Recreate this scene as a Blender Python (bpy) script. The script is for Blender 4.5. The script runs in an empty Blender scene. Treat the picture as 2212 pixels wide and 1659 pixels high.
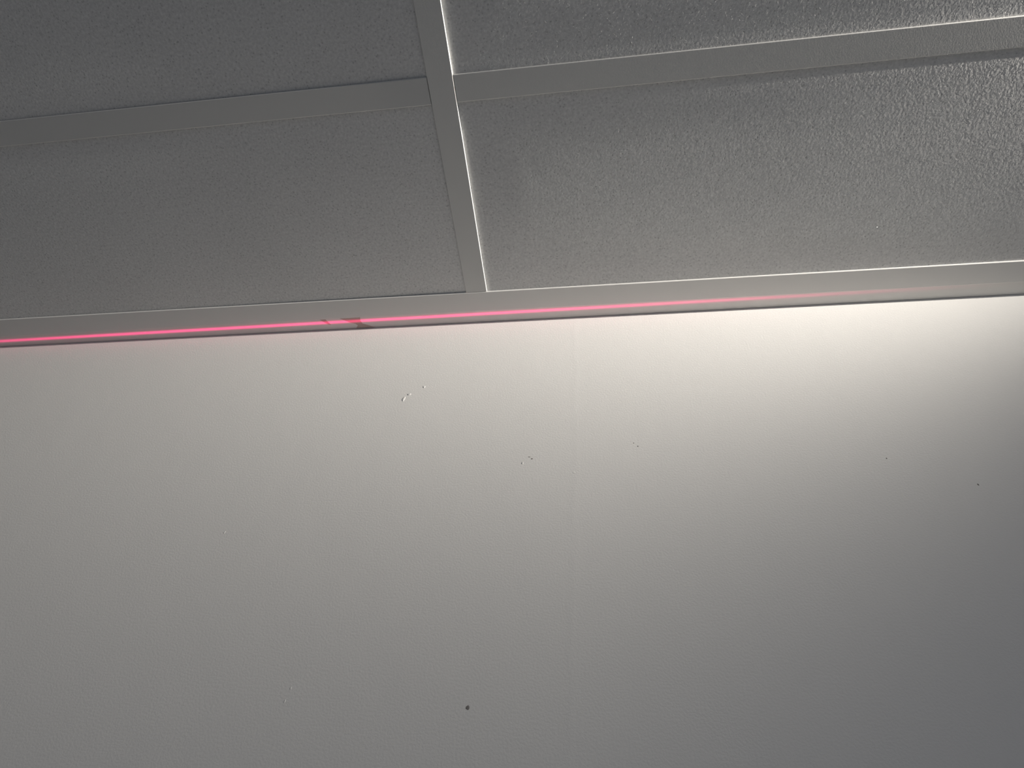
import bpy, bmesh, math, random
import numpy as np
from mathutils import Vector, Matrix

# ------------------------------------------------------------------ camera, world, lamps, exposure
S = bpy.context.scene
COL = S.collection
CZ = 2.6                                    # height of the ceiling grid above the floor
W, H = 2212, 1659
YAW, PITCH, ROLL = math.radians(-12.02447), math.radians(50.47), math.radians(7.13225)
CAM = Vector((0.13234, -0.41227, CZ - 0.62441))
F_PX = 1406.37

fwd = Vector((math.sin(YAW) * math.cos(PITCH), math.cos(YAW) * math.cos(PITCH), math.sin(PITCH)))
rgt = Vector((math.cos(YAW), -math.sin(YAW), 0))
up = rgt.cross(fwd)
r2 = rgt * math.cos(ROLL) + up * math.sin(ROLL)
u2 = -rgt * math.sin(ROLL) + up * math.cos(ROLL)
cam_data = bpy.data.cameras.new('camera')
cam_data.sensor_fit = 'HORIZONTAL'
cam_data.sensor_width = 36.0
cam_data.lens = 36.0 * F_PX / W
cam_data.clip_start = 0.01
cam = bpy.data.objects.new('camera', cam_data)
COL.objects.link(cam)
M = Matrix((r2, u2, -fwd)).transposed().to_4x4()
M.translation = CAM
cam.matrix_world = M
S.camera = cam

S.view_settings.view_transform = 'Standard'
S.view_settings.look = 'None'
S.view_settings.gamma = 1.0
S.view_settings.use_curve_mapping = False
S.view_settings.exposure = 0.0
S.cycles.use_denoising = True
S.cycles.use_light_tree = False

AMBIENT = 0.075
KEY_POWER = 160.0
FILL_POWER = 5.4
LASER_POWER = 150.0

world = bpy.data.worlds.new('world')
S.world = world
world.use_nodes = True
bg = world.node_tree.nodes['Background']
bg.inputs['Color'].default_value = (0.88, 0.92, 1.0, 1)
bg.inputs['Strength'].default_value = AMBIENT


def lamp_nodes(data):
    data.use_nodes = True
    nt = data.node_tree
    nt.nodes.clear()
    out = nt.nodes.new('ShaderNodeOutputLight')
    em = nt.nodes.new('ShaderNodeEmission')
    nt.links.new(em.outputs[0], out.inputs[0])
    tc = nt.nodes.new('ShaderNodeTexCoord')
    sep = nt.nodes.new('ShaderNodeSeparateXYZ')
    nt.links.new(tc.outputs['Normal'], sep.inputs[0])

    def math_(op, a, b=None, c=None):
        n = nt.nodes.new('ShaderNodeMath')
        n.operation = op
        for i, v in enumerate((a, b, c)):
            if v is None:
                continue
            if isinstance(v, (int, float)):
                n.inputs[i].default_value = v
            else:
                nt.links.new(v, n.inputs[i])
        return n.outputs[0]
    return nt, em, sep, math_


def lamp(name, loc, x_axis, z_axis, power, color, radius):
    d = bpy.data.lights.new(name, 'POINT')
    d.energy = power
    d.color = color
    d.shadow_soft_size = radius
    o = bpy.data.objects.new(name, d)
    COL.objects.link(o)
    z = Vector(z_axis).normalized()
    x = Vector(x_axis)
    x = (x - z * x.dot(z)).normalized()
    m = Matrix((x, z.cross(x), z)).transposed().to_4x4()
    m.translation = loc
    o.matrix_world = m
    return o


# unseen soft cool fill behind the camera, added to lift the lower wall
wd = bpy.data.lights.new('wall_fill', 'AREA')
wd.shape = 'RECTANGLE'
wd.size, wd.size_y = 2.2, 1.3
wd.energy = FILL_POWER
wd.color = (0.82, 0.88, 1.0)
wo = bpy.data.objects.new('wall_fill', wd)
COL.objects.link(wo)
wo.location = (0.9, -2.35, 1.45)
wo.rotation_euler = (math.radians(90), 0, 0)      # faces the wall (+y)

# the work lamp to the right of the frame, just under the ceiling, its flat beam raking along wall and ceiling
az, el = 0.052, 0.10
axis = Vector((-math.cos(az) * math.cos(el), math.sin(az) * math.cos(el), math.sin(el)))
side = Vector((0, 0, 1)).cross(axis).normalized()
key = lamp('work_lamp', (1.0286, -0.345, CZ - 0.0036), axis, axis.cross(side), KEY_POWER, (1.0, 0.935, 0.845), 0.003)
nt, em, sep, mth = lamp_nodes(key.data)
KX, KY, KZ = sep.outputs[0], sep.outputs[1], sep.outputs[2]
phi = mth('ABSOLUTE', mth('ARCTAN2', KY, KX))
width = mth('MAXIMUM', mth('MULTIPLY_ADD', mth('MAXIMUM', mth('SUBTRACT', phi, 0.32), 0.0), -0.42, 0.280), 0.06)   # the beam narrows to its sides
a_el = mth('MULTIPLY', mth('DIVIDE', KZ, width), mth('DIVIDE', KZ, width))
a_az = mth('POWER', mth('DIVIDE', phi, 0.303), 2.18)
prof = mth('EXPONENT', mth('MULTIPLY', mth('ADD', a_el, a_az), -0.5))
nt.links.new(prof, em.inputs['Strength'])

# the line laser standing in the room: a thin fan of red light that meets the wall trim
LASER = Vector((-0.15, -0.16, CZ - 1.45))
LA, LB = Vector((-0.6270, -0.0091, CZ + 0.0027)), Vector((0.1897, -0.0125, CZ + 0.0027))
nrm = (LA - LASER).cross(LB - LASER).normalized()
las = lamp('laser_lamp', LASER, (1, 0, 0), nrm, LASER_POWER, (1.0, 0.01, 0.20), 0.0)
nt, em, sep, mth = lamp_nodes(las.data)
LX, LY, LZ = sep.outputs[0], sep.outputs[1], sep.outputs[2]


def gauss(x, s):
    return mth('EXPONENT', mth('MULTIPLY', mth('MULTIPLY', mth('DIVIDE', x, s), mth('DIVIDE', x, s)), -0.5))


core = gauss(LZ, 0.00092)
halo = mth('MULTIPLY', gauss(LZ, 0.0038), 0.025)
fan = mth('ARCTAN2', LX, mth('ABSOLUTE', LY))
fade = nt.nodes.new('ShaderNodeMapRange')
fade.interpolation_type = 'SMOOTHSTEP'
nt.links.new(fan, fade.inputs[0])
fade.inputs[1].default_value = 0.11
fade.inputs[2].default_value = 0.47
fade.inputs[3].default_value = 1.0
fade.inputs[4].default_value = 0.0
fadeL = nt.nodes.new('ShaderNodeMapRange')
fadeL.interpolation_type = 'SMOOTHSTEP'
nt.links.new(fan, fadeL.inputs[0])
fadeL.inputs[1].default_value = -0.75
fadeL.inputs[2].default_value = -0.1
beads = mth('MULTIPLY_ADD', mth('SINE', mth('MULTIPLY', fan, 2400.0)), 0.08, 0.92)
front = mth('GREATER_THAN', mth('MULTIPLY', LY, -1.0 if (Matrix(las.matrix_world).to_3x3().inverted() @ (LA - LASER)).y < 0 else 1.0), 0.0)
st = mth('MULTIPLY', mth('MULTIPLY', mth('ADD', mth('MULTIPLY', core, beads), halo), mth('MULTIPLY', fade.outputs[0], fadeL.outputs[0])), front)
nt.links.new(st, em.inputs['Strength'])


# ------------------------------------------------------------------ helpers
def principled(name):
    m = bpy.data.materials.new(name)
    m.use_nodes = True
    nt = m.node_tree
    return m, nt, nt.nodes['Principled BSDF']


def N(nt, t, **kw):
    n = nt.nodes.new(t)
    for k, v in kw.items():
        if k.startswith('i_'):
            n.inputs[k[2:].replace('_', ' ')].default_value = v
        else:
            setattr(n, k, v)
    return n


def M2(nt, op, a, b=None):
    n = nt.nodes.new('ShaderNodeMath')
    n.operation = op
    for i, v in enumerate((a, b)):
        if v is None:
            continue
        if isinstance(v, (int, float)):
            n.inputs[i].default_value = v
        else:
            nt.links.new(v, n.inputs[i])
    return n.outputs[0]


def link(name, bm_or_mesh, mat, parent=None, loc=(0, 0, 0)):
    if isinstance(bm_or_mesh, bpy.types.Mesh):
        me = bm_or_mesh
    else:
        me = bpy.data.meshes.new(name)
        bm_or_mesh.to_mesh(me)
        bm_or_mesh.free()
        me.materials.append(mat)
    o = bpy.data.objects.new(name, me)
    COL.objects.link(o)
    o.location = loc
    if parent:
        o.parent = parent
    return o


def box(bm, x0, x1, y0, y1, z0, z1):
    vs = [bm.verts.new((x, y, z)) for x in (x0, x1) for y in (y0, y1) for z in (z0, z1)]
    for f in ((0, 1, 3, 2), (4, 6, 7, 5), (0, 4, 5, 1), (2, 3, 7, 6), (0, 2, 6, 4), (1, 5, 7, 3)):
        bm.faces.new([vs[i] for i in f])
    bm.normal_update()
    return bm


def extrude_profile(pts, a, b, along):
    """closed profile pts (u, z) extruded along an axis from a to b; along 'x': u is y, along 'y': u is x"""
    bm = bmesh.new()
    mk = (lambda t, u, z: (t, u, z)) if along == 'x' else (lambda t, u, z: (u, t, z))
    A = [bm.verts.new(mk(a, *p)) for p in pts]
    B = [bm.verts.new(mk(b, *p)) for p in pts]
    n = len(pts)
    for i in range(n):
        j = (i + 1) % n
        bm.faces.new((A[i], A[j], B[j], B[i]))
    bm.faces.new(A)
    bm.faces.new(B[::-1])
    bmesh.ops.recalc_face_normals(bm, faces=bm.faces)
    return bm


def tag(o, label, cat, kind=None, group=None):
    o['label'] = label
    o['category'] = cat
    if kind:
        o['kind'] = kind
    if group:
        o['group'] = group
    return o


# ------------------------------------------------------------------ materials
# painted plaster wall: roller stipple, a faint filled joint running down the wall
mat_wall, nt, bs = principled('painted_plaster')
bs.inputs['Base Color'].default_value = (0.78, 0.775, 0.76, 1)
bs.inputs['Roughness'].default_value = 0.75
bs.inputs['Specular IOR Level'].default_value = 0.2
tc = N(nt, 'ShaderNodeTexCoord')
n1 = N(nt, 'ShaderNodeTexNoise', i_Scale=620.0, i_Detail=3.0, i_Roughness=0.55)
n2 = N(nt, 'ShaderNodeTexNoise', i_Scale=24.0, i_Detail=2.0)
nt.links.new(tc.outputs['Object'], n1.inputs['Vector'])
nt.links.new(tc.outputs['Object'], n2.inputs['Vector'])
sx = N(nt, 'ShaderNodeSeparateXYZ')
nt.links.new(tc.outputs['Object'], sx.inputs[0])
wob = M2(nt, 'MULTIPLY', M2(nt, 'SUBTRACT', n2.outputs[0], 0.5), 0.012)
dj = M2(nt, 'DIVIDE', M2(nt, 'ADD', M2(nt, 'SUBTRACT', sx.outputs[0], 0.1085), wob), 0.0022)
ridge = M2(nt, 'EXPONENT', M2(nt, 'MULTIPLY', M2(nt, 'MULTIPLY', dj, dj), -0.5))
hgt = M2(nt, 'ADD', M2(nt, 'MULTIPLY', n1.outputs[0], 0.00012), M2(nt, 'MULTIPLY', M2(nt, 'MULTIPLY', ridge, n2.outputs[0]), 0.00007))
hgt = M2(nt, 'ADD', hgt, M2(nt, 'MULTIPLY', n2.outputs[0], 0.00018))
bp = N(nt, 'ShaderNodeBump', i_Strength=1.0, i_Distance=1.0)
nt.links.new(hgt, bp.inputs['Height'])
nt.links.new(bp.outputs[0], bs.inputs['Normal'])

# mineral fibre ceiling tile: matted short fibres and pin pits
mat_tile, nt, bs = principled('mineral_fibre')
bs.inputs['Roughness'].default_value = 0.95
bs.inputs['Specular IOR Level'].default_value = 0.05
tc = N(nt, 'ShaderNodeTexCoord')
oi = N(nt, 'ShaderNodeObjectInfo')
off = N(nt, 'ShaderNodeVectorMath', operation='ADD')
cmb = N(nt, 'ShaderNodeCombineXYZ')
nt.links.new(M2(nt, 'MULTIPLY', oi.outputs['Random'], 7.3), cmb.inputs[0])
nt.links.new(M2(nt, 'MULTIPLY', oi.outputs['Random'], 3.1), cmb.inputs[1])
nt.links.new(tc.outputs['Object'], off.inputs[0])
nt.links.new(cmb.outputs[0], off.inputs[1])
grain = N(nt, 'ShaderNodeTexNoise', i_Scale=420.0, i_Detail=3.0)
nt.links.new(off.outputs[0], grain.inputs['Vector'])
vor = N(nt, 'ShaderNodeTexVoronoi', i_Scale=260.0)
nt.links.new(off.outputs[0], vor.inputs['Vector'])
pit = N(nt, 'ShaderNodeMapRange')
nt.links.new(vor.outputs['Distance'], pit.inputs[0])
pit.inputs[1].default_value = 0.10
pit.inputs[2].default_value = 0.27
clot = N(nt, 'ShaderNodeTexNoise', i_Scale=9.0, i_Detail=3.0)
nt.links.new(off.outputs[0], clot.inputs['Vector'])
hgt = M2(nt, 'MULTIPLY', grain.outputs[0], 0.00022)
hgt = M2(nt, 'ADD', hgt, M2(nt, 'MULTIPLY', pit.outputs[0], 0.00006))
bp = N(nt, 'ShaderNodeBump', i_Strength=1.0, i_Distance=1.0)
nt.links.new(hgt, bp.inputs['Height'])
nt.links.new(bp.outputs[0], bs.inputs['Normal'])
cr = N(nt, 'ShaderNodeMix', data_type='RGBA')
cr.inputs[6].default_value = (0.46, 0.46, 0.465, 1)
cr.inputs[7].default_value = (0.90, 0.90, 0.895, 1)
fac = M2(nt, 'ADD', M2(nt, 'MULTIPLY', clot.outputs[0], 0.2), M2(nt, 'MULTIPLY', grain.outputs[0], 0.95))
nt.links.new(M2(nt, 'MULTIPLY', fac, M2(nt, 'ADD', M2(nt, 'MULTIPLY', pit.outputs[0], 0.8), 0.2)), cr.inputs[0])
nt.links.new(cr.outputs[2], bs.inputs['Base Color'])

# white coated steel: a satin coat on the tees, a brighter white on the wall angle
def coated_steel(name, col):
    m, nt, bs = principled(name)
    bs.inputs['Base Color'].default_value = col
    bs.inputs['Roughness'].default_value = 0.6
    bs.inputs['Specular IOR Level'].default_value = 0.25
    tc = N(nt, 'ShaderNodeTexCoord')
    n1 = N(nt, 'ShaderNodeTexNoise', i_Scale=900.0, i_Detail=2.0)
    nt.links.new(tc.outputs['Object'], n1.inputs['Vector'])
    bp = N(nt, 'ShaderNodeBump', i_Strength=1.0, i_Distance=0.00003)
    nt.links.new(n1.outputs[0], bp.inputs['Height'])
    nt.links.new(bp.outputs[0], bs.inputs['Normal'])
    return m


mat_steel = coated_steel('coated_steel_tee', (0.65, 0.65, 0.64, 1))
mat_angle = coated_steel('coated_steel_angle', (0.75, 0.742, 0.73, 1))


def plain(name, col, rough=0.8, scale=300.0, amt=0.1):
    m, nt, bs = principled(name)
    bs.inputs['Roughness'].default_value = rough
    bs.inputs['Specular IOR Level'].default_value = 0.2
    tc = N(nt, 'ShaderNodeTexCoord')
    n = N(nt, 'ShaderNodeTexNoise', i_Scale=scale, i_Detail=2.0)
    nt.links.new(tc.outputs['Object'], n.inputs['Vector'])
    mx = N(nt, 'ShaderNodeMix', data_type='RGBA')
    mx.inputs[6].default_value = tuple(c * (1 - amt) for c in col) + (1,)
    mx.inputs[7].default_value = tuple(min(1, c * (1 + amt)) for c in col) + (1,)
    nt.links.new(n.outputs[0], mx.inputs[0])
    nt.links.new(mx.outputs[2], bs.inputs['Base Color'])
    return m


mat_patch = plain('brown_patch', (0.50, 0.415, 0.385), 0.7, 600)
mat_speck = plain('dark_speck', (0.24, 0.23, 0.22), 0.9)
mat_fleck = plain('white_fleck', (0.95, 0.94, 0.92), 0.6)
mat_floor = plain('screed', (0.16, 0.155, 0.15), 0.8, 20)
mat_slab = plain('raw_concrete', (0.35, 0.34, 0.33), 0.9, 12)

# ------------------------------------------------------------------ room shell
X0, X1, YF = -2.5, 2.5, -2.4
fl = link('floor', box(bmesh.new(), X0, X1, YF, 0, -0.1, 0), mat_floor)
tag(fl, 'grey screed floor below the wall and ceiling', 'floor', 'structure')

wall = link('wall_back', box(bmesh.new(), X0, X1, 0, 0.12, -0.1, 0.4 + CZ), mat_wall)
tag(wall, 'white painted plaster wall below the ceiling trim, brightly raked by light at its top', 'wall', 'structure')

ceiling = link('ceiling', box(bmesh.new(), X0, X1, YF, 0, CZ + 0.2, CZ + 0.34), mat_slab)
tag(ceiling, 'suspended ceiling of grey fibre tiles in a white metal grid', 'ceiling', 'structure')

# ------------------------------------------------------------------ wall trim: stepped wall angle
FY, CY = -0.0420, -0.0172              # outer edge and step of the wall angle
prof = [(FY + 0.0005, 0), (CY - 0.0004, 0), (CY, 0.0004), (CY, 0.0022), (-0.0005, 0.0032), (-0.0005, 0.030), (-0.0015, 0.030),
        (-0.0015, 0.0044), (CY - 0.0010, 0.0034), (CY - 0.0010, 0.0022), (FY + 0.0005, 0.0022), (FY, 0.0018), (FY, 0.0006)]
trim = link('trim_1', extrude_profile(prof, X0, X1, 'x'), mat_angle, None, (0, 0, CZ))
tag(trim, 'white metal wall angle with a red laser line between wall and ceiling tiles', 'trim', 'structure')


# ------------------------------------------------------------------ ceiling grid
SAG = ((0, 0), (0.016, -0.00002), (0.024, -0.00014), (0.034, -0.00036), (0.044, -0.00058), (0.056, -0.00074), (0.070, -0.0008))


def tile_mesh(x0, x1, y0, y1, thick, sag):
    """a tile that hangs very slightly between the flanges it rests on: its face drops by under a millimetre inside a rim"""
    bm = bmesh.new()
    rings = []
    for d, z in SAG:
        rings.append([bm.verts.new((x, y, z * sag)) for x, y in ((x0 + d, y0 + d), (x1 - d, y0 + d), (x1 - d, y1 - d), (x0 + d, y1 - d))])
    for A, B in zip(rings, rings[1:]):
        for i in range(4):
            bm.faces.new((A[i], A[(i + 1) % 4], B[(i + 1) % 4], B[i])).smooth = True
    bm.faces.new(rings[-1]).smooth = True
    T = [bm.verts.new((v.co.x, v.co.y, thick)) for v in rings[0]]
    for i in range(4):
        bm.faces.new((rings[0][i], T[i], T[(i + 1) % 4], rings[0][(i + 1) % 4]))
        bm.edges.get((rings[0][i], rings[0][(i + 1) % 4])).smooth = False
    bm.faces.new(T)
    bmesh.ops.recalc_face_normals(bm, faces=bm.faces)
    return bm


def tee_profile(w, z0, zt):
    r = 0.0005
    h = w / 2
    return [(-h + r, z0), (h - r, z0), (h, z0 + r), (h, zt - 0.0003), (h - 0.0004, zt), (0.0008, zt), (0.0008, 0.030), (0.003, 0.031), (0.003, 0.038),
            (-0.003, 0.038), (-0.003, 0.031), (-0.0008, 0.030), (-0.0008, zt), (-h + 0.0004, zt), (-h, zt - 0.0003), (-h, z0 + r)]


ZT = 0.0022                            # underside of the tiles above the grid's lowest plane
DX, DY, D0 = 1.25, 0.625, 0.2568
mains = [-2 * DX + 0.02, -DX, 0.0, DX, 2 * DX - 0.02]
rows = [-D0 - DY * k for k in range(4)]
for x in mains[1:-1]:
    link('main_tee', extrude_profile(tee_profile(0.024, 0.0003, ZT), YF, FY - 0.0004, 'y'), mat_steel, ceiling, (x, 0, CZ))
cells_x = list(zip([X0, -DX, 0, DX], [-DX, 0, DX, X1]))
for (a, b) in cells_x:
    a2 = a + 0.0125 if a != X0 else a
    b2 = b - 0.0125 if b != X1 else b
    for y in rows:
        link('cross_tee', extrude_profile(tee_profile(0.024, 0.0005, ZT), a2 - (a + b) / 2, b2 - (a + b) / 2, 'x'), mat_steel, ceiling, ((a + b) / 2, y, CZ))
tiles = {}
edges_y = [CY - 0.0022] + rows
for i, (a, b) in enumerate(cells_x):
    for k in range(4):
        yt, yb = edges_y[k] - (0.002 if k else 0), edges_y[k + 1] + 0.002
        xa, xb = a + 0.002, b - 0.002
        cx, cy = (xa + xb) / 2, (yt + yb) / 2
        t = link('ceiling_tile', tile_mesh(xa - cx, xb - cx, yb - cy, yt - cy, 0.015, 1.0 if i > 1 else 0.25), mat_tile, ceiling, (cx, cy, CZ + ZT + 0.00005))
        tiles[(i, k)] = t


# matted fibres lying on the face of the tiles near the wall: low ridges with a bend, as one mesh per tile
def fibre_mesh(name, x0, x1, y0, y1, bx0, bx1, by0, by1, density, seed, sag):
    """x0..y1: the patch to cover; bx0..by1: the tile's outline (for its sag); all in the tile's own coordinates"""
    rng = np.random.default_rng(seed)
    n = int(density * (x1 - x0) * (y1 - y0))
    cx, cy = rng.uniform(x0, x1, n), rng.uniform(y0, y1, n)
    ang = rng.normal(math.radians(-48), math.radians(48), n)
    L = 0.0010 + rng.gamma(2.0, 0.0008, n)
    w = rng.uniform(0.00012, 0.00027, n)
    h = rng.uniform(0.00003, 0.00010, n)
    bend = rng.normal(0, 0.45, n)
    P = np.zeros((n, 3, 2))
    P[:, 1, 0], P[:, 1, 1] = cx, cy
    for k, sgn in ((0, -1), (2, 1)):
        a = ang + sgn * bend * 0.5
        P[:, k, 0], P[:, k, 1] = cx + sgn * np.cos(a) * L / 2, cy + sgn * np.sin(a) * L / 2
    keep = ((P[:, :, 0] > bx0 + 0.001) & (P[:, :, 0] < bx1 - 0.001) & (P[:, :, 1] > by0 + 0.001) & (P[:, :, 1] < by1 - 0.001)).all(1)
    P, w, h, ang = P[keep], w[keep], h[keep], ang[keep]
    n = len(P)
    nx, ny = -np.sin(ang), np.cos(ang)
    V = np.zeros((n, 9, 3))
    for k, taper in ((0, 0.3), (1, 1.0), (2, 0.3)):
        for j, side_ in enumerate((-1, 0, 1)):
            V[:, k * 3 + j, 0] = P[:, k, 0] + side_ * nx * w * taper
            V[:, k * 3 + j, 1] = P[:, k, 1] + side_ * ny * w * taper
            V[:, k * 3 + j, 2] = -h * taper if side_ == 0 else 0.00001
    d = np.minimum(np.minimum(V[:, :, 0] - bx0, bx1 - V[:, :, 0]), np.minimum(V[:, :, 1] - by0, by1 - V[:, :, 1]))
    V[:, :, 2] += np.interp(d, [q[0] for q in SAG], [q[1] * sag for q in SAG])
    quad = np.array([(0, 1, 4, 3), (1, 2, 5, 4), (3, 4, 7, 6), (4, 5, 8, 7)])
    F = (np.arange(n)[:, None, None] * 9 + quad[None]).reshape(-1)
    me = bpy.data.meshes.new(name)
    me.vertices.add(n * 9)
    me.vertices.foreach_set('co', V.reshape(-1).astype(np.float32))
    me.loops.add(len(F))
    me.loops.foreach_set('vertex_index', F.astype(np.int32))
    me.polygons.add(n * 4)
    me.polygons.foreach_set('loop_start', np.arange(0, n * 16, 4, dtype=np.int32))
    me.polygons.foreach_set('loop_total', np.full(n * 4, 4, dtype=np.int32))
    me.update(calc_edges=True)
    me.materials.append(mat_tile)
    return me


for (i, k), t in tiles.items():
    if i not in (1, 2) or k > 1:
        continue
    xs = [v.co.x for v in t.data.vertices]
    ys = [v.co.y for v in t.data.vertices]
    b = (min(xs), max(xs), min(ys), max(ys))
    ox, oy = t.location.x, t.location.y
    px0, px1 = max(b[0], -0.78 - ox), min(b[1], 0.78 - ox)
    py0 = max(b[2], -0.50 - oy)
    o = link('fibre_nap', fibre_mesh('fibre_nap', px0, px1, py0, b[3], *b, 330000, 10 + i * 4 + k, 1.0 if i > 1 else 0.25), mat_tile, t)
    o['kind'] = 'stuff'

# ------------------------------------------------------------------ small marks, placed by where they are on wall, trim and tile
def blob(bm, c, rx, rz, h, normal, seed, n=9):
    """irregular low chip: a ring of points on the surface and a raised middle; normal '-y' (on the wall) or '-z' (under the ceiling)"""
    rnd = random.Random(seed)
    ring, top = [], []
    for i in range(n):
        t = 2 * math.pi * i / n
        k = 0.65 + 0.5 * rnd.random()
        u, v = rx * math.cos(t) * k, rz * math.sin(t) * k
        if normal == '-y':
            ring.append(bm.verts.new((c[0] + u, c[1], c[2] + v)))
            top.append(bm.verts.new((c[0] + u * 0.55, c[1] - h, c[2] + v * 0.55)))
        else:
            ring.append(bm.verts.new((c[0] + u, c[1] + v, c[2])))
            top.append(bm.verts.new((c[0] + u * 0.55, c[1] + v * 0.55, c[2] - h)))
    for i in range(n):
        j = (i + 1) % n
        bm.faces.new((ring[i], ring[j], top[j], top[i]))
    bm.faces.new(top)
    bm.faces.new(ring[::-1])
    bmesh.ops.recalc_face_normals(bm, faces=bm.faces)


def ray(px, py):
    return fwd + r2 * ((px - W / 2) / F_PX) - u2 * ((py - H / 2) / F_PX)


def on_wall(px, py):
    d = ray(px, py)
    return CAM + d * (-CAM.y / d.y)


def on_level(px, py, z):
    d = ray(px, py)
    return CAM + d * ((z - CAM.z) / d.z)


for (px, py, rx, rz, h, dark, seed) in ((872, 862, 4, 6, .0008, 0, 1), (884, 852, 4, 3, .0008, 0, 2), (916, 836, 4, 3, .0006, 0, 3),
                                        (1129, 1000, 1.2, 2.6, .0007, 0, 4), (1240, 1021, 3, 2, .0002, 0, 5), (485, 1150, 1.6, 2.4, .0004, 0, 6),
                                        (628, 1487, 2, 2, .0003, 0, 7), (615, 1515, 1.5, 2, .0003, 0, 14),
                                        (1149, 991, 2.4, 1.1, .0004, 1, 8), (1143, 987, 2.6, .7, .0003, 1, 15), (1369, 957, 1.0, 1.0, .0003, 1, 9), (1378, 964, 1.0, 1.5, .0003, 1, 10),
                                        (1010, 1529, 3.0, 2.2, .0003, 1, 11), (1915, 990, 1.3, 1.3, .0003, 1, 12), (2113, 1047, 1.6, 1.6, .0003, 1, 13)):
    p = on_wall(px, py)
    s = 0.00048
    bm = bmesh.new()
    blob(bm, (0, 0, 0), rx * s, rz * s * 1.5, h * 0.45, '-y', seed)
    link('dark_speck' if dark else 'plaster_chip', bm, mat_speck if dark else mat_wall, wall, p)

p = on_level(1893.5, 491, CZ + ZT - 0.0007)
t = tiles[(2, 0)]
bm = bmesh.new()
blob(bm, (0, 0, 0), 0.0012, 0.0008, 0.0004, '-z', 3)
link('paint_fleck', bm, mat_fleck, t, Vector(p) - Vector(t.location))

# thin dark brown patches on the recessed part of the trim
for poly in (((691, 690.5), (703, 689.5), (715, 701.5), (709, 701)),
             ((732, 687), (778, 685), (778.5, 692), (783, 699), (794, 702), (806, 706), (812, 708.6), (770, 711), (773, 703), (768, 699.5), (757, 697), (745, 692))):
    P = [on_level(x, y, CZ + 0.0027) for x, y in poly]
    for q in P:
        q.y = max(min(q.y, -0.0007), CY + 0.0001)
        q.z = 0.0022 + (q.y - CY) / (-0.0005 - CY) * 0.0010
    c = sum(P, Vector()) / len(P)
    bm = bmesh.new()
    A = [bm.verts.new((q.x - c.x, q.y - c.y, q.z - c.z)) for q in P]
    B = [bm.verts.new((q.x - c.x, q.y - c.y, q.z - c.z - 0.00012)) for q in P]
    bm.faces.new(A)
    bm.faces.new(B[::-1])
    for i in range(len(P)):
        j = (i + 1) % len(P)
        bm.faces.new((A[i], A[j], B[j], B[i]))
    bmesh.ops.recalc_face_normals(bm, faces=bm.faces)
    o = link('dark_patch', bm, mat_patch, trim, c)
    o['label'] = 'dark brown patch'
